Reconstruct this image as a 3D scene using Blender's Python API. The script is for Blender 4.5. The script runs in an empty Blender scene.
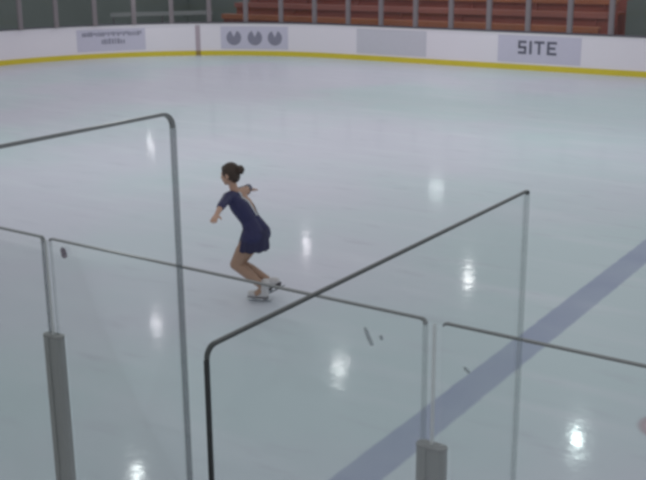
import bpy, bmesh, math, random
from mathutils import Vector, Matrix
random.seed(7)
S = bpy.context.scene
C = S.collection
PI = math.pi

# ------------------------------------------------------------------ helpers
def link(o, parent=None):
    C.objects.link(o)
    if parent: o.parent = parent
    return o
def mesh_obj(name, bm, mats, parent=None, smooth=False):
    bmesh.ops.recalc_face_normals(bm, faces=bm.faces[:])
    me = bpy.data.meshes.new(name); bm.to_mesh(me); bm.free()
    for m in (mats if isinstance(mats, (list, tuple)) else [mats]): me.materials.append(m)
    if smooth:
        for p in me.polygons: p.use_smooth = True
    return link(bpy.data.objects.new(name, me), parent)
def tag(o, label=None, cat=None, group=None, kind=None):
    if label: o['label'] = label
    if cat: o['category'] = cat
    if group: o['group'] = group
    if kind: o['kind'] = kind
    return o
def empty(name, loc=(0,0,0), rz=0):
    o = bpy.data.objects.new(name, None); o.location = loc; o.rotation_euler = (0,0,rz); o.empty_display_size = .1
    return link(o)
def box(bm, lo, hi, M=None):
    vs = [bm.verts.new((x,y,z)) for x in (lo[0],hi[0]) for y in (lo[1],hi[1]) for z in (lo[2],hi[2])]
    for f in ((0,1,3,2),(4,6,7,5),(0,4,5,1),(2,3,7,6),(0,2,6,4),(1,5,7,3)): bm.faces.new([vs[i] for i in f])
    if M is not None:
        for v in vs: v.co = M @ v.co
    return vs
def bevel(bm, w, seg=2):
    bmesh.ops.bevel(bm, geom=bm.edges[:], offset=w, segments=seg, affect='EDGES', profile=.5)
def prism(bm, outline, M, t0, t1):
    """outline (u,v) extruded along w from t0 to t1; M maps (u,w,v) to the world."""
    a = [bm.verts.new(M @ Vector((u, t0, v))) for u, v in outline]
    b = [bm.verts.new(M @ Vector((u, t1, v))) for u, v in outline]
    n = len(a)
    bm.faces.new(a); bm.faces.new(b[::-1])
    for i in range(n): bm.faces.new((a[i], b[i], b[(i+1)%n], a[(i+1)%n]))
def strip(bm, outer, inner, M, t0, t1):
    """solid band between two open polylines of equal length"""
    rows = []
    for (ou, ov), (iu, iv) in zip(outer, inner):
        rows.append([bm.verts.new(M @ Vector(c)) for c in ((ou,t0,ov),(ou,t1,ov),(iu,t1,iv),(iu,t0,iv))])
    for r, s in zip(rows, rows[1:]):
        for k in range(4): bm.faces.new((r[k], s[k], s[(k+1)%4], r[(k+1)%4]))
    bm.faces.new(rows[0]); bm.faces.new(rows[-1][::-1])

# ------------------------------------------------------------------ materials
def mat(name):
    m = bpy.data.materials.new(name); m.use_nodes = True
    nt = m.node_tree; return m, nt, nt.nodes['Principled BSDF']
def srgb(r, g, b):
    f = lambda c: (c/255/12.92) if c/255 <= .04045 else ((c/255+.055)/1.055)**2.4
    return (f(r), f(g), f(b), 1)
def plain(name, col, rough=.5, metal=0, var=.08, scale=8, stretch=(1,1,1), spec=.5):
    m, nt, b = mat(name)
    tc = nt.nodes.new('ShaderNodeTexCoord'); mp = nt.nodes.new('ShaderNodeMapping'); mp.inputs['Scale'].default_value = stretch
    n = nt.nodes.new('ShaderNodeTexNoise'); n.inputs['Scale'].default_value = scale; n.inputs['Detail'].default_value = 3
    mx = nt.nodes.new('ShaderNodeMix'); mx.data_type = 'RGBA'
    mx.inputs['A'].default_value = tuple(c*(1-var) for c in col[:3]) + (1,)
    mx.inputs['B'].default_value = tuple(min(1, c*(1+var)) for c in col[:3]) + (1,)
    nt.links.new(tc.outputs['Object'], mp.inputs['Vector']); nt.links.new(mp.outputs[0], n.inputs['Vector'])
    nt.links.new(n.outputs['Fac'], mx.inputs['Factor']); nt.links.new(mx.outputs['Result'], b.inputs['Base Color'])
    b.inputs['Roughness'].default_value = rough; b.inputs['Metallic'].default_value = metal
    b.inputs['Specular IOR Level'].default_value = spec
    return m
def glass(name, tint, refl=1.0, haze=0.0, hazecol=(.5,.55,.55,1)):
    m, nt, b = mat(name); nt.nodes.remove(b)
    out = nt.nodes['Material Output']
    tr = nt.nodes.new('ShaderNodeBsdfTransparent'); tr.inputs[0].default_value = tint
    gl = nt.nodes.new('ShaderNodeBsdfGlossy'); gl.inputs['Roughness'].default_value = .03
    fr = nt.nodes.new('ShaderNodeFresnel'); fr.inputs[0].default_value = 1.3
    mu = nt.nodes.new('ShaderNodeMath'); mu.operation = 'MULTIPLY'; mu.inputs[1].default_value = refl
    mx = nt.nodes.new('ShaderNodeMixShader')
    nt.links.new(fr.outputs[0], mu.inputs[0]); nt.links.new(mu.outputs[0], mx.inputs[0])
    src = tr.outputs[0]
    if haze:
        df = nt.nodes.new('ShaderNodeBsdfDiffuse'); df.inputs[0].default_value = hazecol
        n = nt.nodes.new('ShaderNodeTexNoise'); n.inputs['Scale'].default_value = 3.0
        hm = nt.nodes.new('ShaderNodeMath'); hm.operation = 'MULTIPLY'; hm.inputs[1].default_value = haze*2
        h = nt.nodes.new('ShaderNodeMixShader')
        nt.links.new(n.outputs['Fac'], hm.inputs[0]); nt.links.new(hm.outputs[0], h.inputs[0])
        nt.links.new(tr.outputs[0], h.inputs[1]); nt.links.new(df.outputs[0], h.inputs[2]); src = h.outputs[0]
    nt.links.new(src, mx.inputs[1]); nt.links.new(gl.outputs[0], mx.inputs[2])
    nt.links.new(mx.outputs[0], out.inputs['Surface'])
    return m
def sheer(name, col, alpha, rough=.5):
    """part see-through surface: smudge, gasket"""
    m = plain(name, col, rough)
    m.node_tree.nodes['Principled BSDF'].inputs['Alpha'].default_value = alpha
    return m

M_board = plain('white board plastic', srgb(244,238,246), .35, var=.03, scale=.6)
M_cap = plain('board cap plastic', srgb(244,240,244), .4, var=.03)
M_kick = plain('yellow kick plate', srgb(226,206,62), .4, var=.08, scale=1.5)
M_goalmark = plain('faded goal stripe', srgb(190,174,184), .5)
M_kickmark = plain('worn kick plate stripe', srgb(160,134,70), .5)
M_channel = plain('dark glass channel', srgb(106,102,112), .6)
M_ad = plain('lavender sign vinyl', srgb(212,208,226), .45, var=.03)
M_adgrey = plain('pale grey sign vinyl', srgb(214,212,222), .45, var=.03)
M_ink = plain('charcoal sign ink', srgb(104,104,120), .5)
M_inksoft = plain('grey sign ink', srgb(146,144,162), .5)
M_alu = plain('dull aluminium', srgb(150,154,154), .6, metal=.1, var=.1, scale=30, stretch=(1,1,.05))
M_alu_dark = plain('end cap aluminium', srgb(142,144,144), .6, metal=.1)  # slightly darker aluminium, the even colour of the sleeve end caps
M_farpost = plain('far aluminium', srgb(140,132,136), .5, metal=.1, var=.05)
M_glass = glass('rink glass', (.991,1.0,.998,1), .16, .008)
M_farglass = glass('far rink glass', (.97,.975,.98,1), .5, .02)
M_edge_dark = plain('dark polished glass edge', srgb(62,68,68), .3, var=.1)
M_edge_black = plain('black polished glass edge', srgb(34,40,42), .3, var=.1)
M_edge_grey = plain('grey polished glass edge', srgb(132,136,138), .3, var=.1)
M_edge_band = sheer('smoky glass edge', srgb(106,116,124), .42, .6)
M_edge_faint = sheer('faint glass edge', srgb(134,146,150), .2, .6)
M_gasket = sheer('clear gasket', srgb(222,226,228), .5, .6)
M_smudge = sheer('purple grey smudge', srgb(104,84,104), .62)
M_scuff = sheer('grey puck scuff', srgb(100,106,116), .38)
M_wallgreen = plain('dark green block wall', srgb(128,138,134), .8, var=.2, scale=.5)
M_wallend = plain('grey green wall', srgb(128,138,134), .8, var=.15, scale=.4)
M_concrete = plain('concrete', srgb(96,92,96), .8, var=.15, scale=2)
M_rubber = plain('rubber flooring', srgb(60,60,62), .9)
M_plank = plain('orange brown plank', srgb(172,104,70), .5, var=.35, scale=1.2, stretch=(.5,1,1))
M_maroon = plain('maroon kick board', srgb(156,82,70), .6, var=.32, scale=.9, stretch=(.6,1,1))
M_mauve = plain('dusty red plank', srgb(162,100,90), .5, var=.25, scale=1.0, stretch=(.5,1,1))
M_rail = plain('pale grey rail', srgb(150,154,154), .5)
M_skin = plain('skin', srgb(196,158,138), .5, var=.05)
M_tights = plain('tan tights', srgb(172,140,120), .55, var=.06)
M_navy = plain('navy stretch fabric', srgb(46,47,90), .6, var=.15, scale=20)
M_skirt = plain('dark navy skirt fabric', srgb(40,40,76), .6, var=.2, scale=20)
M_trim = plain('silver strap', srgb(206,210,216), .4)
M_hair = plain('brown hair', srgb(66,52,44), .55, var=.3, scale=40)
M_boot = plain('white skate leather', srgb(206,204,206), .45, var=.05)
M_sole = plain('dark skate sole', srgb(58,54,60), .5)
M_solegrey = plain('grey skate sole', srgb(120,118,122), .5)
M_blade = plain('steel blade', srgb(190,194,198), .25, metal=.8)
M_eye = plain('dark eye', srgb(40,30,28), .3)
M_lip = plain('lip', srgb(160,96,92), .4)
M_lace = plain('lace', srgb(226,226,228), .7)

def ice_material():
    m, nt, b = mat('rink ice')
    N, L = nt.nodes, nt.links
    tc = N.new('ShaderNodeTexCoord'); sep = N.new('ShaderNodeSeparateXYZ'); L.new(tc.outputs['Object'], sep.inputs[0])
    def noise(scale, stretch, rot=0, detail=4):
        mp = N.new('ShaderNodeMapping'); mp.inputs['Scale'].default_value = stretch; mp.inputs['Rotation'].default_value[2] = rot
        n = N.new('ShaderNodeTexNoise'); n.inputs['Scale'].default_value = scale; n.inputs['Detail'].default_value = detail; mp.inputs['Location'].default_value = BIG_AT if scale == .16 else (0,0,0)
        L.new(tc.outputs['Object'], mp.inputs[0]); L.new(mp.outputs[0], n.inputs['Vector']); return n.outputs['Fac']
    def rng(src, a, bb, c, d, smooth=False):
        r = N.new('ShaderNodeMapRange'); r.clamp = True
        if smooth: r.interpolation_type = 'SMOOTHSTEP'
        for k, v in zip(('From Min','From Max','To Min','To Max'), (a,bb,c,d)): r.inputs[k].default_value = v
        L.new(src, r.inputs['Value']); return r.outputs[0]
    def mth(op, a, bb=None):
        n = N.new('ShaderNodeMath'); n.operation = op
        for i, v in enumerate((a, bb)):
            if v is None: continue
            if isinstance(v, (int, float)): n.inputs[i].default_value = v
            else: L.new(v, n.inputs[i])
        return n.outputs[0]
    def mix(f, a, bb):
        x = N.new('ShaderNodeMix'); x.data_type = 'RGBA'
        if isinstance(f, float): x.inputs['Factor'].default_value = f
        else: L.new(f, x.inputs['Factor'])
        for k, v in (('A', a), ('B', bb)):
            if isinstance(v, tuple): x.inputs[k].default_value = v
            else: L.new(v, x.inputs[k])
        return x.outputs['Result']
    big = rng(noise(.16, (1,1,1)), .38, .62, 0, 1, True)
    base = mix(big, ICE_A, ICE_B)
    streak = rng(noise(1.1, (.35,2.2,1), .5), .5, .75, 0, .5)          # resurfacer passes and skate scuffs
    base = mix(streak, base, ICE_C)
    scuff = rng(noise(2.6, (.5,2.0,1), -.35, 6), .58, .8, 0, .55)
    base = mix(scuff, base, ICE_D)
    # blue line frozen into the ice
    d = mth('ABSOLUTE', mth('SUBTRACT', sep.outputs[0], -3.351))
    wob = mth('ADD', d, mth('MULTIPLY', mth('SUBTRACT', noise(5, (1,1,1)), .5), .03))
    lf = mth('MULTIPLY', rng(wob, .135, .175, 1, 0, True), rng(noise(1.5, (1,1,1)), .3, .7, .72, .95))
    base = mix(lf, base, BLUE)
    # faded red face-off spot with a darker rim
    dx = mth('SUBTRACT', sep.outputs[0], -1.74); dy = mth('SUBTRACT', sep.outputs[1], 7.30)
    rr = mth('SQRT', mth('ADD', mth('MULTIPLY', dx, dx), mth('MULTIPLY', dy, dy)))
    base = mix(mth('MULTIPLY', rng(rr, .20, .27, 1, 0, True), .45), base, srgb(206,150,160))
    rim = mth('MULTIPLY', rng(rr, .19, .22, 0, 1, True), rng(rr, .24, .29, 1, 0, True))
    base = mix(mth('MULTIPLY', rim, .4), base, srgb(150,110,125))
    L.new(base, b.inputs['Base Color'])
    b.inputs['Roughness'].default_value = ICE_R
    b.inputs['Specular IOR Level'].default_value = .2
    b.inputs['Coat Weight'].default_value = ICE_COAT
    b.inputs['Coat Roughness'].default_value = .095
    b.inputs['Coat IOR'].default_value = 1.31
    bp = N.new('ShaderNodeBump'); bp.inputs['Strength'].default_value = .10; bp.inputs['Distance'].default_value = .02
    L.new(noise(3.5, (1,1,1), 0, 3), bp.inputs['Height'])
    L.new(bp.outputs[0], b.inputs['Normal']); L.new(bp.outputs[0], b.inputs['Coat Normal'])
    return m
ICE_A, ICE_B = srgb(212,212,226), srgb(202,217,223)
ICE_C, ICE_D = srgb(222,226,236), srgb(184,186,200)
BLUE = srgb(150,160,190)
BIG_AT = (11.4,8.6,3.4)
ICE_R, ICE_COAT = .5, .22
M_ice = ice_material()

# ------------------------------------------------------------------ camera (solved from the photo's lines)
F, PIT, ROLL, TH, H = 1018.28, .279111, -.007977, .594598, 3.52656
cp, sp = math.cos(PIT), math.sin(PIT)
fw = Vector((-math.sin(TH)*cp, math.cos(TH)*cp, -sp)); r0 = Vector((math.cos(TH), math.sin(TH), 0)); u0 = r0.cross(fw)
rv = math.cos(ROLL)*r0 + math.sin(ROLL)*u0; uv = -math.sin(ROLL)*r0 + math.cos(ROLL)*u0
cam = bpy.data.cameras.new('camera'); cam.sensor_width = 36; cam.lens = F*36/646; cam.clip_start = .05; cam.clip_end = 200
co = link(bpy.data.objects.new('camera', cam))
co.matrix_world = Matrix(((rv.x,uv.x,-fw.x,0),(rv.y,uv.y,-fw.y,0),(rv.z,uv.z,-fw.z,H),(0,0,0,1)))
S.camera = co

# ------------------------------------------------------------------ rink setting
YN, YF, XE, XR, RC = 2.604, 28.604, -26.9, 14.0, 8.3
def rink_path(d=0.0, n=96):
    """far-side outline of the ice, from the far right round the corner to the near left; d = outward offset"""
    pts = [Vector((XR, YF+d, 0)), Vector((2, YF+d, 0)), Vector((-10, YF+d, 0))]
    c = Vector((XE+RC, YF-RC, 0))
    for k in range(n+1):
        a = PI/2 + PI/2*k/n
        pts.append(c + Vector((math.cos(a), math.sin(a), 0))*(RC+d))
    c2 = Vector((XE+RC, YN+RC, 0))
    for k in range(n+1):
        a = PI + PI/2*k/n
        pts.append(c2 + Vector((math.cos(a), math.sin(a), 0))*(RC+d))
    return pts
bm = bmesh.new()
ol = [p for p in rink_path(.02, 96)] + [Vector((XR, YN-.02, 0))]
top = [bm.verts.new(p) for p in ol]; bot = [bm.verts.new(p - Vector((0,0,.05))) for p in ol]
bm.faces.new(top); bm.faces.new(bot[::-1])
for i in range(len(ol)): bm.faces.new((top[i], bot[i], bot[(i+1)%len(ol)], top[(i+1)%len(ol)]))
tag(mesh_obj('floor_ice', bm, M_ice), kind='structure')
def sweep(d0, d1, z0, z1, n=96, path=rink_path):
    bm = bmesh.new(); A = path(d0, n); B = path(d1, n); rows = []
    for a, b in zip(A, B):
        rows.append([bm.verts.new((p.x, p.y, z)) for p, z in ((a,z0),(a,z1),(b,z1),(b,z0))])
    for r, s in zip(rows, rows[1:]):
        for k in range(4): bm.faces.new((r[k], s[k], s[(k+1)%4], r[(k+1)%4]))
    bm.faces.new(rows[0]); bm.faces.new(rows[-1][::-1])
    return bm
boards = mesh_obj('wall_boards', sweep(0, .10, 0, 1.03), M_board); tag(boards, kind='structure')
cap = mesh_obj('board_cap', sweep(-.015, .13, 1.03, 1.07), M_cap, boards)
kick = mesh_obj('kick_plate', sweep(-.012, -.0005, 0.0, .165), M_kick, boards)
# goal line stripe on the board
def on_board(ang, d, z):
    c = Vector((XE+RC, YF-RC, 0)); return c + Vector((math.cos(ang), math.sin(ang), 0))*(RC+d) + Vector((0,0,z))
def ang_of(x, y): return math.atan2(y-(YF-RC), x-(XE+RC))
def patch_points(P0, P1, d, n=10):
    """points along the board face between two plan positions, as (point, inward normal)"""
    out = []
    for k in range(n+1):
        t = k/n
        if isinstance(P0, float):
            a = P0+(P1-P0)*t; c = Vector((XE+RC, YF-RC, 0)); nrm = Vector((math.cos(a), math.sin(a), 0))
            out.append((c+nrm*(RC-d), -nrm))
        else:
            out.append((Vector((P0[0]+(P1[0]-P0[0])*t, YF-d, 0)), Vector((0,-1,0))))
    return out
def board_patch(pp, z0, z1, th=.004):
    bm = bmesh.new(); rows = []
    for p, n in pp:
        q = p + n*th
        rows.append([bm.verts.new((v.x, v.y, z)) for v, z in ((p,z0),(p,z1),(q,z1),(q,z0))])
    for r, s in zip(rows, rows[1:]):
        for k in range(4): bm.faces.new((r[k], s[k], s[(k+1)%4], r[(k+1)%4]))
    bm.faces.new(rows[0]); bm.faces.new(rows[-1][::-1])
    return bm
a_goal = ang_of(-23.32, 26.92)
mesh_obj('goal_line_stripe', board_patch(patch_points(a_goal-.010, a_goal+.010, .002, 2), .165, 1.03), M_goalmark, boards)
mesh_obj('goal_line_stripe', board_patch(patch_points(a_goal-.010, a_goal+.010, .013, 2), .0, .165), M_kickmark, boards)
mesh_obj('glass_channel', sweep(.004, .02, 1.07, 1.13), M_channel, boards)

# advertising panels
a1 = [ang_of(-26.0, 23.95), ang_of(-24.75, 25.88)]
a2 = [ang_of(-22.72, 27.43), ang_of(-20.55, 28.38)]
def ad(label, pp, z0, z1, m):
    o = mesh_obj('advertising_panel', board_patch(pp, z0, z1), m)
    return tag(o, label, 'sign', 'advertising panels on the far boards')
def strokes(pp_fn, rects, m, name, parent):
    """flat ink shapes on a panel: rects in (t0,t1,z0,z1) with t along the panel 0..1"""
    bm = bmesh.new()
    for t0, t1, z0, z1 in rects:
        pa = pp_fn(t0), pp_fn(t1)
        vs = []
        for (p, n) in pa:
            for z in (z0, z1): vs.append(bm.verts.new((p.x+n.x*.005, p.y+n.y*.005, z)))
        vs2 = []
        for (p, n) in pa:
            for z in (z0, z1): vs2.append(bm.verts.new((p.x+n.x*.0075, p.y+n.y*.0075, z)))
        bm.faces.new((vs[0],vs[1],vs[3],vs[2])); bm.faces.new((vs2[0],vs2[2],vs2[3],vs2[1]))
        for i, j in ((0,1),(1,3),(3,2),(2,0)): bm.faces.new((vs[i],vs2[i],vs2[j],vs[j]))
    return mesh_obj(name, bm, m, parent)
def arc_fn(A, d=.002):
    return lambda t: patch_points(A[0]+(A[1]-A[0])*t, A[0]+(A[1]-A[0])*t+1e-4, d, 1)[0]
def flat_fn(x0, x1, d=.002):
    return lambda t: (Vector((x0+(x1-x0)*t, YF-d, 0)), Vector((0,-1,0)))
s1 = ad('lavender sign on the curved board with two blurred lines of dark lettering', patch_points(a1[0], a1[1], .002, 30), .24, .96, M_ad)
rects = []; t = .08
while t < .93:
    w = random.uniform(.018, .034); zt = .86+random.uniform(-.01,.02)
    rects.append((t, min(t+w,.95), .73 + (.0 if random.random()<.7 else .05), zt)); t += w+random.uniform(.006, .014)
t = .36
while t < .70:
    w = random.uniform(.02, .034); rects.append((t, t+w, .47, .63+random.uniform(-.03,.03))); t += w+random.uniform(.008,.02)
strokes(arc_fn(a1), rects, M_inksoft, 'lettering', s1)
s2 = ad('lavender sign on the curved board with three round grey logos', patch_points(a2[0], a2[1], .002, 30), .22, .98, M_ad)
fn2 = arc_fn(a2)
for tc_ in (.19, .50, .80):
    bm = bmesh.new(); R_ = .255; Wd = 2.36
    # disc with a notch in its top, like a shield
    ring = []
    for k in range(25):
        a = PI/2 + .42 + (2*PI-.84)*k/24
        ring.append((math.cos(a)*R_, .60+math.sin(a)*R_))
    ring.append((.0, .62))
    f_, b_ = [], []
    for u, z in ring:
        p, n = fn2(tc_+u/Wd)
        f_.append(bm.verts.new((p.x+n.x*.0075, p.y+n.y*.0075, z))); b_.append(bm.verts.new((p.x+n.x*.005, p.y+n.y*.005, z)))
    c_p, c_n = fn2(tc_)
    for i in range(len(ring)-2):
        bm.faces.new((f_[i], f_[i+1], f_[-1])); bm.faces.new((b_[i+1], b_[i], b_[-1]))
    for i in range(len(ring)): bm.faces.new((f_[i], b_[i], b_[(i+1)%len(ring)], f_[(i+1)%len(ring)]))
    mesh_obj('round_logo', bm, M_inksoft, s2)
s3 = ad('blank pale grey sign on the straight far board', patch_points((-17.95,), (-15.38,), .002, 4), .22, 1.0, M_adgrey)
s4 = ad('lavender sign on the far board with the dark word SITE', patch_points((-12.95,), (-10.37,), .002, 4), .22, 1.0, M_ad)
X4, W4 = -12.95, 2.58
def site(rs): return [((x0-X4)/W4, (x1-X4)/W4, z0, z1) for x0, x1, z0, z1 in rs]
zb, zt, h_, x0 = .47, .86, .075, -12.30
zm = (zb+zt)/2
rS = [(x0,x0+.26,zt-h_,zt),(x0,x0+.26,zm-h_/2,zm+h_/2),(x0,x0+.26,zb,zb+h_),(x0,x0+.07,zm,zt-h_+.002),(x0+.19,x0+.26,zb+h_-.002,zm)]
rI = [(x0+.35,x0+.43,zb,zt)]
rT = [(x0+.50,x0+.82,zt-h_,zt),(x0+.62,x0+.70,zb,zt-h_)]
rE = [(x0+.90,x0+.98,zb,zt),(x0+.98,x0+1.2,zt-h_,zt),(x0+.98,x0+1.16,zm-h_/2,zm+h_/2),(x0+.98,x0+1.2,zb,zb+h_)]
strokes(flat_fn(X4, X4+W4), site(rS+rI+rT+rE), M_ink, 'lettering', s4)

# far rink glass: posts and panes along the board
ORD = ['leftmost','second','third','fourth','fifth','sixth','seventh','eighth','ninth','tenth','eleventh','twelfth','thirteenth','fourteenth','fifteenth','sixteenth','rightmost','rightmost']
posts = [(-26.60,22.15),(-26.25,23.33),(-25.70,24.52),(-24.98,25.62),(-24.12,26.55),(-23.12,27.35),(-22.03,27.98),(-20.86,28.42),
         (-19.66,28.68),(-18.33,28.68),(-17.08,28.68),(-15.82,28.68),(-14.58,28.68),(-13.31,28.68),(-12.06,28.68),(-10.78,28.68),(-9.57,28.68)]
TOP = 2.9
for i, (x, y) in enumerate(posts):
    bm = bmesh.new()
    a = ang_of(x, y) if x < -18.6 else PI/2
    M = Matrix.Translation((x, y, 0)) @ Matrix.Rotation(a-PI/2, 4, 'Z')
    box(bm, (-.08,-.03,1.07), (.08,.03,TOP), M); box(bm, (-.05,-.045,1.07), (.05,-.03,TOP), M)
    o = mesh_obj('glass_post', bm, M_farpost)
    side = 'leftmost grey post of the far rink glass' if i == 0 else 'rightmost grey post of the far rink glass, beside the dark green wall' if i == 16 else f'grey post of the far rink glass, {ORD[i]} from the left'
    tag(o, side, 'post', 'posts of the far rink glass')
ext = [(-26.80, 20.95)] + posts + [(-8.32, 28.68)]
for i in range(len(ext)-1):
    a, b = Vector((*ext[i],0)), Vector((*ext[i+1],0)); dr = (b-a).normalized(); L_ = (b-a).length
    bm = bmesh.new()
    M = Matrix.Translation(a) @ Matrix.Rotation(math.atan2(dr.y, dr.x), 4, 'Z')
    box(bm, (.085,-.006,1.072), (L_-.085,.006,TOP), M)
    o = mesh_obj('far_glass_screen', bm, M_farglass)
    lab = ('clear pane of the far rink glass at the left edge, before the leftmost post' if i == 0 else
           'clear pane of the far rink glass at the right edge, beyond the rightmost post' if i == len(ext)-2 else
           f'clear pane of the far rink glass, right of the {ORD[i-1]} post' + ('' if i == 1 else ' from the left'))
    tag(o, lab, 'glass pane', 'panes of the far rink glass')

# hall behind the far boards
def wall(name, lo, hi, m):
    bm = bmesh.new(); box(bm, lo, hi); return tag(mesh_obj(name, bm, m), kind='structure')
wall('wall_far', (-33,37.5,-.05), (22,37.8,3.6), M_wallgreen)
wall('wall_left', (-33.3,-1,-.05), (-33,37.8,3.6), M_wallend)
bm = bmesh.new()
# floor outside the rink: a broad slab under everything, below the ice
box(bm, (-33,-3,-.12), (22,37.5,-.051)); tag(mesh_obj('floor_hall', bm, M_concrete), kind='structure')
# bleacher tiers
XA, XB = -25.0, -10.5
seatinfo = [('lowest', .78, 30.3, M_plank), ('middle', 1.16, 31.1, M_mauve), ('upper', 1.54, 31.9, M_plank), ('top', 1.92, 32.7, M_mauve)]
for nm, z, y, pm in seatinfo:
    t = empty('bleacher_bench', ((XA+XB)/2, y, -.05)); hx = (XB-XA)/2; z += .05
    bm = bmesh.new(); box(bm, (-hx,-.02,z+.34), (hx,.32,z+.40)); box(bm, (-hx,-.02,z+.23), (hx,.02,z+.34)); mesh_obj('seat_plank', bm, pm, t)
    bm = bmesh.new(); box(bm, (-hx,.10,0), (hx,.14,z+.34)); mesh_obj('kick_board', bm, M_maroon, t)
    bm = bmesh.new(); box(bm, (-hx,.14,z-.06), (hx,.78,z)); mesh_obj('foot_board', bm, M_maroon, t)
    for k in range(7):
        xk = -hx+.4 + k*(2*hx-.8)/6
        bm = bmesh.new(); box(bm, (xk-.03,.04,0), (xk+.03,.10,z+.34)); mesh_obj('support_leg', bm, M_maroon, t)
    tag(t, f'long reddish wooden bleacher bench behind the far glass, {nm} tier', 'bench', 'bleacher benches behind the far glass')
# pale rail behind the curved glass
t = empty('handrail', (-26.05, 28.18, -.05), math.atan2(28.9-26.4, -24.65-(-26.7)))
Lr = 1.85
bm = bmesh.new(); box(bm, (-Lr,-.03,1.26), (Lr,.03,1.40)); mesh_obj('top_rail', bm, M_rail, t)
for xk in (-Lr+.1, 0, Lr-.1):
    bm = bmesh.new(); box(bm, (xk-.03,-.02,0), (xk+.03,.02,1.26)); mesh_obj('rail_post', bm, M_concrete, t)
tag(t, 'pale grey rail standing behind the curved corner glass', 'rail')

# ------------------------------------------------------------------ near boards, posts and glass
bm = bmesh.new(); box(bm, (-18.6, YN-.10, 0), (XR, YN, 1.03)); nb = mesh_obj('wall_near_boards', bm, M_board); tag(nb, kind='structure')
bm = bmesh.new(); box(bm, (-18.6, YN-.13, 1.03), (XR, YN+.015, 1.07)); mesh_obj('board_cap', bm, M_cap, nb)
bm = bmesh.new(); box(bm, (-18.6, YN+.0005, 0), (XR, YN+.012, .165)); mesh_obj('kick_plate', bm, M_kick, nb)
for nm, x, y0 in (('wall_box_divider', -1.0395, 1.0), ('wall_bench_divider', -2.307, .9)):
    bm = bmesh.new(); box(bm, (x-.05, y0, -.05), (x+.05, YN-.13, 1.07)); tag(mesh_obj(nm, bm, M_board), kind='structure')

T = .005                                            # half thickness of the near glass
def arcpts(cx, cz, r, a0, a1, n=6):
    return [(cx+r*math.cos(a0+(a1-a0)*k/n), cz+r*math.sin(a0+(a1-a0)*k/n)) for k in range(n+1)]
def glass_panel(label, M, L0, L1, z0, z1, r0, r1, top_m, top_w, left=None, right=None, group=None, ze=None, T=.005, notch=(0,0)):
    """panel in local (u,w,v): u from L0 to L1, v from z0 to z1, rounded top corners; left/right = (material, width)"""
    ze = z1 if ze is None else ze                   # top height at the right end
    t = empty('glass_screen', M @ Vector(((L0+L1)/2, 0, z0))); t.rotation_euler = M.to_euler()
    MI = t.matrix_basis.inverted() @ M
    lc = arcpts(L0+r0, z1-r0, r0, PI, PI/2); rc = arcpts(L1-r1, ze-r1, r1, PI/2, 0)
    zl, zr = notch; nw = .042
    outline = ([(L0+nw,z0),(L0+nw,zl),(L0,zl)] if zl else [(L0,z0)]) + lc + rc + ([(L1,zr),(L1-nw-.006,zr),(L1-nw-.006,z0)] if zr else [(L1,z0)])
    zl, zr = zl or z0, zr or z0
    bm = bmesh.new(); prism(bm, outline, MI, -T, T); mesh_obj('pane', bm, M_glass, t)
    lw = left[1] if left else top_w; rw = right[1] if right else top_w
    e = .0015; tt = T+.0012
    def inset(c, ctr, r, w):
        dx, dz = c[0]-ctr[0], c[1]-ctr[1]; k = max((r-w)/r, .15); return (ctr[0]+dx*k, ctr[1]+dz*k)
    nn = len(lc)-1; outt = lc + rc; inn = [inset(c,(L0+r0,z1-r0),r0,lw+(top_w-lw)*k/nn) for k, c in enumerate(lc)] + [inset(c,(L1-r1,ze-r1),r1,top_w+(rw-top_w)*k/nn) for k, c in enumerate(rc)]
    grow = lambda pts, s=e: [(u, v+s) for u, v in pts]
    bm = bmesh.new(); strip(bm, grow(outt), inn, MI, -tt, tt); mesh_obj('top_edge', bm, top_m, t)
    if left:
        bm = bmesh.new(); strip(bm, [(L0-e,zl),(L0-e,z1-r0)], [(L0+lw,zl),(L0+lw,z1-r0)], MI, -tt, tt); mesh_obj('side_edge', bm, left[0], t)
    if right:
        bm = bmesh.new(); strip(bm, [(L1+e,ze-r1),(L1+e,zr)], [(L1-rw,ze-r1),(L1-rw,zr)], MI, -tt, tt); mesh_obj('side_edge', bm, right[0], t)
    tag(t, label, 'glass panel', group)
    return t
G = 'near rink glass panels'
MN = Matrix.Translation((0, YN-.05, 0))
sY = .05                                            # the panels stand on the middle of the board: shift to keep the sight lines
def nx(x): return x*(YN-.05)/YN                     # same sight line on the shifted plane
def nz(z): return H+(z-H)*(YN-.05)/YN
zt = nz(2.4335); NZ = nz(2.017)+.008
PA = glass_panel('near glass panel at the left edge of the photo, left of the left sleeve post', MN, nx(-4.82), nx(-3.098), 1.07, zt, .02, .02, M_edge_grey, .005, right=(M_edge_band, .014), group=G, notch=(0,NZ))
PB = glass_panel('wide near glass panel between the two sleeve posts, in front of the skater', MN, nx(-3.066), nx(-1.378), 1.07, zt, .012, .02, M_edge_grey, .005, right=(M_edge_faint, .012), left=(M_edge_faint, .003), group=G, notch=(NZ,NZ))
PC = glass_panel('near glass panel right of the right sleeve post, in front of the blue line', MN, nx(-1.323), nx(.40), 1.07, zt, .012, .02, M_edge_grey, .005, group=G, notch=(NZ,0))
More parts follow.
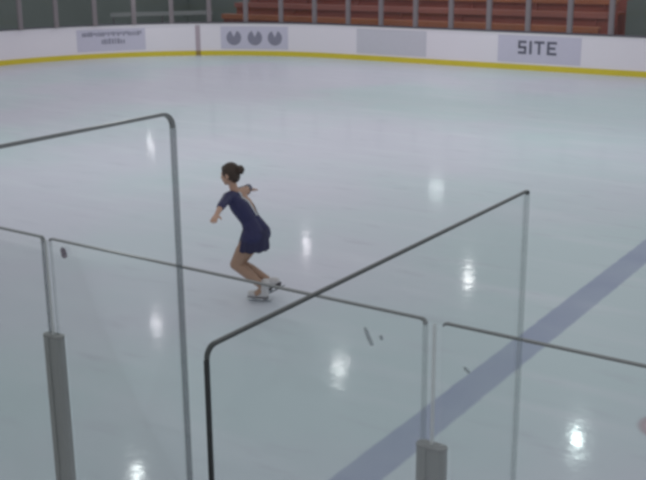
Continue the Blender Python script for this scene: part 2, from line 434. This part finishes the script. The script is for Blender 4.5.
# marks on the middle panel
def blotch(bm, pts, M, w0, w1):
    prism(bm, pts, M, w0, w1)
def mark(panel, name, m, cx, cz, rx, rz, tilt, n=14):
    MI = panel.matrix_basis.inverted() @ MN; bm = bmesh.new()
    pts = []
    for k in range(n):
        a = 2*PI*k/n; q = 1+random.uniform(-.18,.18); x, z = rx*math.cos(a)*q, rz*math.sin(a)*q
        pts.append((nx(cx)+x*math.cos(tilt)-z*math.sin(tilt), nz(cz)+x*math.sin(tilt)+z*math.cos(tilt)))
    prism(bm, pts, MI, -T-.0012, -T-.0004); return mesh_obj(name, bm, m, panel)
mk = mark(PB, 'smudge', M_smudge, -2.984, 2.388, .019, .026, .35); tag(mk, 'purple grey smudge')
tag(mark(PB, 'puck_mark', M_scuff, -1.585, 2.332, .009, .034, .5), 'grey scuff')
tag(mark(PB, 'puck_mark', M_scuff, -1.537, 2.340, .007, .008, 0), 'small grey scuff')
tag(mark(PC, 'puck_mark', M_scuff, -1.236, 2.298, .006, .013, .9), 'faint grey scuff')

def divider(label, x, ya, yb, z0, za, zb_, ra, rb, **k):
    M = Matrix.Translation((x, 0, 0)) @ Matrix.Rotation(PI/2, 4, 'Z')    # local u runs along +Y
    return glass_panel(label, M, ya, yb, z0, za, ra, rb, group='tall dividing glass panels', ze=zb_, **k)
DR = divider('tall dividing glass panel at the right, its near edge black', -1.0395, 1.1885, YN-.075, 1.07, 2.8956, 2.8956, .024, .012,
        top_m=M_edge_dark, top_w=.004, left=(M_edge_black, .004), right=(M_edge_faint, .02), T=.003)
DL = divider('tall dividing glass panel at the left with a rounded grey corner', -2.307, .92, YN-.075, 1.07, 3.007, 3.007, .05, .055,
        top_m=M_edge_grey, top_w=.009, right=(M_edge_band, .020), T=.004)

def sleeve_post(label, x, zs, w=.098, d=.046):
    t = empty('sleeve_post', (x, YN-.05, 1.07)); h = zs-1.07
    c = .013
    o = [(-w/2+c,-d/2),(-.010,-d/2),(-.010,-d/2+.004),(.010,-d/2+.004),(.010,-d/2),(w/2-c,-d/2),(w/2,-d/2+c),(w/2,d/2-c),(w/2-c,d/2),(-w/2+c,d/2),(-w/2,d/2-c),(-w/2,-d/2+c)]
    def column(o, z0, z1, m, nm):
        bm = bmesh.new()
        a = [bm.verts.new((u,v,z0)) for u, v in o]; b = [bm.verts.new((u,v,z1)) for u, v in o]
        n = len(o); bm.faces.new(a[::-1]); bm.faces.new(b)
        for i in range(n): bm.faces.new((a[i],a[(i+1)%n],b[(i+1)%n],b[i]))
        return mesh_obj(nm, bm, m, t)
    column(o, 0, h-.006, M_alu, 'sleeve')
    column([(u*1.02, v*1.02) for u, v in o if abs(u) > .011], h-.006, h+.003, M_alu_dark, 'end_cap')
    bm = bmesh.new(); box(bm, (-.005,-.004,h+.003), (.005,.004,zt-1.07-.012)); mesh_obj('gasket', bm, M_gasket, t)
    return tag(t, label, 'post', 'aluminium sleeve posts of the near glass')
sleeve_post('dull aluminium sleeve post between near glass panels, at the left', nx(-3.090), nz(2.017))
sleeve_post('dull aluminium sleeve post between near glass panels, below the blue line at the right', nx(-1.352), nz(2.012))

# ------------------------------------------------------------------ skater
def capsule(bm, a, b, ra, rb, n=14, flat=None):
    a, b = Vector(a), Vector(b); ax = (b-a); L_ = ax.length
    q = ax.to_track_quat('Z', 'Y') if L_ > 1e-6 else Matrix.Identity(3).to_quaternion()
    prof = []
    for k in range(1, 5): th = PI/2*(1-k/5); prof.append((-math.sin(th)*ra, math.cos(th)*ra))
    prof = [(-ra, 0)] + prof + [(0, ra), (L_, rb)] + [(L_+math.sin(PI/2*k/5)*rb, math.cos(PI/2*k/5)*rb) for k in range(1, 5)] + [(L_+rb, 0)]
    rows = []
    for z, r in prof:
        if r == 0: rows.append([bm.verts.new(a + q @ Vector((0,0,z)))])
        else: rows.append([bm.verts.new(a + q @ Vector((r*math.cos(2*PI*i/n), r*math.sin(2*PI*i/n), z))) for i in range(n)])
    for r, s in zip(rows, rows[1:]):
        for i in range(n):
            j = (i+1) % n
            if len(r) == 1: bm.faces.new((r[0], s[j], s[i]))
            elif len(s) == 1: bm.faces.new((r[i], r[j], s[0]))
            else: bm.faces.new((r[i], r[j], s[j], s[i]))
def ellipsoid(bm, c, rad, M=None, u=20, v=12):
    R = bmesh.ops.create_uvsphere(bm, u_segments=u, v_segments=v, radius=1)
    for w in R['verts']:
        p = Vector((w.co.x*rad[0], w.co.y*rad[1], w.co.z*rad[2]))
        if M is not None: p = M @ p
        w.co = p + Vector(c)
def fused(name, bm, mats, parent, voxel, smooth_it=5):
    """one continuous skin over overlapping volumes"""
    bmesh.ops.recalc_face_normals(bm, faces=bm.faces[:])
    me = bpy.data.meshes.new('tmp'); bm.to_mesh(me); bm.free()
    tmp = bpy.data.objects.new('tmp', me); C.objects.link(tmp)
    md = tmp.modifiers.new('r', 'REMESH'); md.mode = 'VOXEL'; md.voxel_size = voxel; md.use_smooth_shade = True
    if smooth_it:
        s = tmp.modifiers.new('s', 'SMOOTH'); s.factor = .5; s.iterations = smooth_it
    dg = bpy.context.evaluated_depsgraph_get()
    out = bpy.data.meshes.new_from_object(tmp.evaluated_get(dg)); out.name = name
    bpy.data.objects.remove(tmp); bpy.data.meshes.remove(me)
    out.materials.clear()
    for m in (mats if isinstance(mats, (list, tuple)) else [mats]): out.materials.append(m)
    for p in out.polygons: p.use_smooth = True; p.material_index = 0
    return link(bpy.data.objects.new(name, out), parent)
V = Vector
sk = empty('person', (-6.142, 7.940, 0), TH)
tag(sk, 'figure skater in a navy dress gliding with arms spread, hair in a bun', 'person')
# local axes: x to the right of the photo, y away from the camera, z up
pel, wai, che, nek = V((-.030,.03,.725)), V((-.100,.03,.87)), V((-.185,.02,1.025)), V((-.255,.02,1.18))
lat = V((-.50,-.86,.0)).normalized()                # towards her own left arm
hipl, hipr = pel+lat*.075+V((-.01,0,-.02)), pel-lat*.075+V((-.01,0,-.02))
shl, shr = nek+lat*.15+V((.02,0,-.045)), nek-lat*.15+V((.03,0,-.035))
ell, wrl = V((-.355,-.335,1.105)), V((-.385,-.51,1.06))
elr, wrr = V((-.135,.34,1.13)), V((-.12,.50,1.08))
knl, anl = V((-.262,-.01,.405)), V((.030,-.03,.155))
knr, anr = V((-.235,.10,.385)), V((.085,.10,.18))
hd = V((-.295,.03,1.345))
fwd = V((-.90,.36,-.18)).normalized(); side = V((fwd.y,-fwd.x,0)).normalized(); upv = side.cross(fwd).normalized()
if upv.z < 0: upv = -upv
HM = Matrix((fwd, side, upv)).transposed()          # columns: face direction, side, up
def torso(bm, g=0.0, full=True):
    for s in (-1, 1):
        capsule(bm, pel+lat*.06*s, wai+lat*.035*s, .094+g, .072+g)
        capsule(bm, wai+lat*.035*s, che+lat*.05*s, .072+g, .083+g)
        capsule(bm, che+lat*.05*s, nek+lat*.075*s+V((.02,0,-.07)), .083+g, .055+g)
        capsule(bm, nek+lat*.03*s+V((.01,0,-.05)), (shl if s > 0 else shr), .055+g, .047+g)
    capsule(bm, hipl, hipl+V((-.01,0,0)), .098+g, .098+g); capsule(bm, hipr, hipr+V((-.01,0,0)), .098+g, .098+g)
bm = bmesh.new(); torso(bm)
capsule(bm, nek+V((.015,0,-.04)), hd+V((.015,0,-.07)), .044, .042)
for h_, k_, a_, sg in ((hipl, knl, anl, 1), (hipr, knr, anr, -1)):
    mid = h_.lerp(k_, .5)+V((-.01,0,0)); calf = k_.lerp(a_, .35)+V((.018,0,-.006))
    capsule(bm, h_, mid, .088, .078); capsule(bm, mid, k_, .078, .058)
    capsule(bm, k_, calf, .057, .057); capsule(bm, calf, a_, .057, .036)
    capsule(bm, a_, a_+V((-.08,.0,-.06)), .034, .028)
for s_, e_, w_ in ((shl, ell, wrl), (shr, elr, wrr)):
    capsule(bm, s_, e_, .044, .034); capsule(bm, e_, w_, .034, .023)
    d = (w_-e_).normalized(); pl = V((0,0,1)); sd = d.cross(pl).normalized(); pl = sd.cross(d)
    for k in (-1, 0, 1): capsule(bm, w_+d*.01+sd*.012*k, w_+d*.075+sd*.021*k, .016, .012)
    for k, ln in zip((-1.5,-.5,.5,1.5), (.055,.068,.064,.048)):
        b0 = w_+d*.075+sd*.0155*k; b1 = b0+d*ln*.5+sd*.004*k; b2 = b1+(d*.9-pl*.35).normalized()*ln*.5
        capsule(bm, b0, b1, .0085, .008, 8); capsule(bm, b1, b2, .008, .0065, 8)
    ts = -1 if s_ is shl else 1
    b0 = w_+d*.025+sd*.02*ts; b1 = b0+(d*.5+sd*.8*ts).normalized()*.035; b2 = b1+(d*.85+sd*.45*ts-pl*.2).normalized()*.03
    capsule(bm, b0, b1, .011, .0095, 8); capsule(bm, b1, b2, .0095, .0075, 8)
# head: skull, jaw, nose, ears, brow, lips
ellipsoid(bm, hd+upv*.018-fwd*.012, (.092,.074,.094), HM)
ellipsoid(bm, hd-upv*.035+fwd*.030, (.062,.058,.068), HM)
capsule(bm, hd-upv*.085+fwd*.058, hd-upv*.083+fwd*.064, .022, .02)
capsule(bm, hd+fwd*.078+upv*.008, hd+fwd*.098-upv*.026, .008, .0125, 10)
for s in (-1, 1):
    ellipsoid(bm, hd+side*.076*s-upv*.008-fwd*.006, (.020,.008,.030), HM, 12, 8)
    capsule(bm, hd+fwd*.076+side*.018*s+upv*.024, hd+fwd*.066+side*.045*s+upv*.022, .008, .007, 8)
    ellipsoid(bm, hd+fwd*.070+side*.030*s+upv*.004, (.011,.014,.010), HM, 10, 8)
capsule(bm, hd+fwd*.084+side*.016-upv*.052, hd+fwd*.084-side*.016-upv*.052, .008, .008, 8)
body = fused('body', bm, [M_skin, M_tights, M_eye, M_lip], sk, .0045, 3)
for p in body.data.polygons:
    c = p.center
    if c.z < .66: p.material_index = 1
    for s in (-1, 1):
        if (c-(hd+fwd*.078+side*.030*s+upv*.004)).length < .012: p.material_index = 2
    q = c-(hd+fwd*.088-upv*.052)
    if abs(q.dot(upv)) < .008 and abs(q.dot(side)) < .022 and abs(q.dot(fwd)) < .012: p.material_index = 3
# dress
spine = (nek-pel); SL = spine.length; spn = spine.normalized(); back = spn.cross(lat).normalized()
if back.x < 0: back = -back
bm = bmesh.new(); torso(bm, .009)
for s_, e_, w_ in ((shl, ell, wrl), (shr, elr, wrr)):
    capsule(bm, s_, e_, .053, .042); capsule(bm, e_, e_.lerp(w_, .22), .042, .037)
dress = fused('dress', bm, [M_navy, M_trim], sk, .006, 4)
bm = bmesh.new(); bm.from_mesh(dress.data); kill = []
for f in bm.faces:
    c = f.calc_center_median(); q = c-pel; t_ = q.dot(spn)/SL; w = q.dot(back); s = abs(q.dot(lat))
    if w > .0 and t_ > .34:
        lim = .084*(t_-.34)/.5
        if s < lim: kill.append(f)
        elif s < lim+.018: f.material_index = 1
    if (c-(nek+V((.0,0,.02)))).length < .062: kill.append(f)
bmesh.ops.delete(bm, geom=list(set(kill)), context='FACES'); bm.to_mesh(dress.data); bm.free()
for p in dress.data.polygons: p.use_smooth = True
# pleated skirt
bm = bmesh.new(); n = 72; rings = []
fr2 = spn.cross(lat)
for k in range(10):
    t_ = k/9; cen = pel+spn*.05 + (V((-.045,.0,-.165)) - spn*.05)*t_
    ra, rb = .152+.030*t_, .124+.036*t_
    row = []
    for i in range(n):
        a = 2*PI*i/n; rp = 1+.04*t_*math.sin(a*11+.6*math.sin(a*2))
        row.append(bm.verts.new(cen + lat*math.cos(a)*ra*rp + V((.86,-.5,0))*math.sin(a)*rb*rp + V((0,0,.008*t_*math.sin(a*11)))))
    rings.append(row)
for r, s in zip(rings, rings[1:]):
    for i in range(n): bm.faces.new((r[i], r[(i+1)%n], s[(i+1)%n], s[i]))
skirt = mesh_obj('skirt', bm, M_skirt, dress, True)
so = skirt.modifiers.new('thick', 'SOLIDIFY'); so.thickness = .005
# hair: cap over the skull, bun with its tie
bm = bmesh.new()
ellipsoid(bm, hd+upv*.024-fwd*.022, (.098,.084,.098), HM)
ellipsoid(bm, hd-upv*.02-fwd*.052, (.055,.07,.075), HM)
for k in range(7):                                  # combed-back locks
    a = -1.2+2.4*k/6
    capsule(bm, hd+fwd*.05*math.cos(a)+side*.078*math.sin(a)+upv*(.085-.02*abs(a)), hd-fwd*.085+side*.03*math.sin(a)+upv*.05, .016, .02, 8)
hair = fused('hair', bm, M_hair, sk, .006, 3)
bunc = hd-fwd*.128+upv*.030
bm = bmesh.new()
bmesh.ops.create_uvsphere(bm, u_segments=24, v_segments=14, radius=.047)
for v in bm.verts:
    a = math.atan2(v.co.y, v.co.z); v.co *= 1+.06*math.sin(a*3+v.co.x*90); v.co.x *= .85
    v.co = HM @ v.co + bunc
mesh_obj('bun', bm, M_hair, hair, True)
bm = bmesh.new()
for k in range(16):
    a, b = 2*PI*k/16, 2*PI*(k+1)/16
    f_ = lambda q: hd-fwd*.094+upv*.030+side*math.cos(q)*.034+upv*math.sin(q)*.034
    capsule(bm, f_(a), f_(b), .007, .007, 6)
mesh_obj('hair_tie', bm, M_sole, hair, True)
# skates
def skate(heel, toe, an, label):
    """heel, toe: ground points of the blade; an: ankle joint"""
    ax = (toe-heel); L_ = ax.length; ax.normalize(); s_ = ax.cross(V((0,0,1))).normalized(); up_ = s_.cross(ax).normalized()
    P = lambda x, y, z: heel + ax*x + s_*y + up_*z
    bm = bmesh.new()
    capsule(bm, P(.03,0,.085), P(.10,0,.082), .039, .041); capsule(bm, P(.10,0,.084), P(L_-.035,0,.076), .043, .034)
    capsule(bm, P(.045,0,.09), an, .045, .046); capsule(bm, an, an+(an-P(.05,0,.09)).normalized()*.055, .046, .050)
    capsule(bm, P(.10,0,.10), an+(an-P(.05,0,.09)).normalized()*.02, .036, .036)
    bt = fused('boot', bm, M_boot, sk, .005, 3)
    if label: bt['label'] = label
    bm = bmesh.new(); pr = []
    for k in range(13):                             # sole plan
        t_ = k/12; pr.append((t_*(L_-.002), .030+.010*math.sin(PI*min(1,t_*1.15))-.016*max(0,t_-.85)/.15))
    ou = [(x, y) for x, y in pr] + [(x, -y) for x, y in reversed(pr)]
    lo = [bm.verts.new(P(x, y, .040)) for x, y in ou]; hi = [bm.verts.new(P(x, y, .052)) for x, y in ou]
    bm.faces.new(lo); bm.faces.new(hi[::-1])
    for i in range(len(ou)): bm.faces.new((lo[i], hi[i], hi[(i+1)%len(ou)], lo[(i+1)%len(ou)]))
    capsule(bm, P(.03,0,.05), P(.035,0,.062), .034, .034, 12)
    mesh_obj('sole', bm, M_sole if label else M_solegrey, bt)
    bm = bmesh.new(); prof = [(-.035,.006),(-.03,.001),(.02,0),(L_*.6,0),(L_-.02,.003),(L_+.012,.016),(L_+.008,.028),(L_-.03,.018),(.0,.016),(-.033,.014)]
    a = [bm.verts.new(P(x,-.002,z)) for x, z in prof]; b = [bm.verts.new(P(x,.002,z)) for x, z in prof]
    bm.faces.new(a); bm.faces.new(b[::-1])
    for i in range(len(prof)): bm.faces.new((a[i], b[i], b[(i+1)%len(prof)], a[(i+1)%len(prof)]))
    for x in (.03, L_-.07):
        MM = Matrix((ax, s_, up_)).transposed().to_4x4(); MM.translation = heel
        box(bm, (x-.02,-.004,.012), (x+.02,.004,.041), MM)
    mesh_obj('blade', bm, M_blade, bt)
    bm = bmesh.new()
    for k in range(5):
        c = P(.115-.012*k, 0, .122+.018*k)
        capsule(bm, c-s_*.022, c+s_*.022, .004, .004, 6)
    mesh_obj('laces', bm, M_lace, bt)
skate(V((.065,-.03,.0)), V((-.150,.03,.0)), anl, None)
skate(V((.215,.08,.125)), V((.045,.14,.012)), anr, 'white boot with its heel raised, dark sole showing')

# ------------------------------------------------------------------ light
w = bpy.data.worlds.new('hall light'); S.world = w; w.use_nodes = True
bg = w.node_tree.nodes['Background']; bg.inputs[0].default_value = (.945,.967,.990,1); bg.inputs[1].default_value = .46
def lamp(x, y, z, size, power, col=(1,1,1)):
    l = bpy.data.lights.new('high bay lamp', 'AREA'); l.shape = 'DISK'; l.size = size; l.energy = power; l.color = col
    o = link(bpy.data.objects.new('high_bay_lamp', l)); o.location = (x, y, z)
    return o
HL = 6.0
lamp(-12.57,12.28,HL, .22, 70, (.95,1,1)); lamp(-6.18,18.18,HL, .2, 80, (.85,1,.98)); lamp(-12.16,18.6,HL, .3, 40); lamp(-17.77,18.43,HL, .2, 30, (1,.94,1))
lamp(-12.69,26.5,HL, .2, 50); lamp(-18.73,26.7,HL, .22, 28, (1,.93,1))
lamp(-15.9,30.5,4.5, .5, 22, (.9,1,1)); lamp(-24.5,25.6,3.0, .22, 12)

S.view_settings.view_transform = 'Standard'; S.view_settings.look = 'None'; S.view_settings.gamma = 1; S.view_settings.exposure = 0
S.cycles.filter_width = 3.2
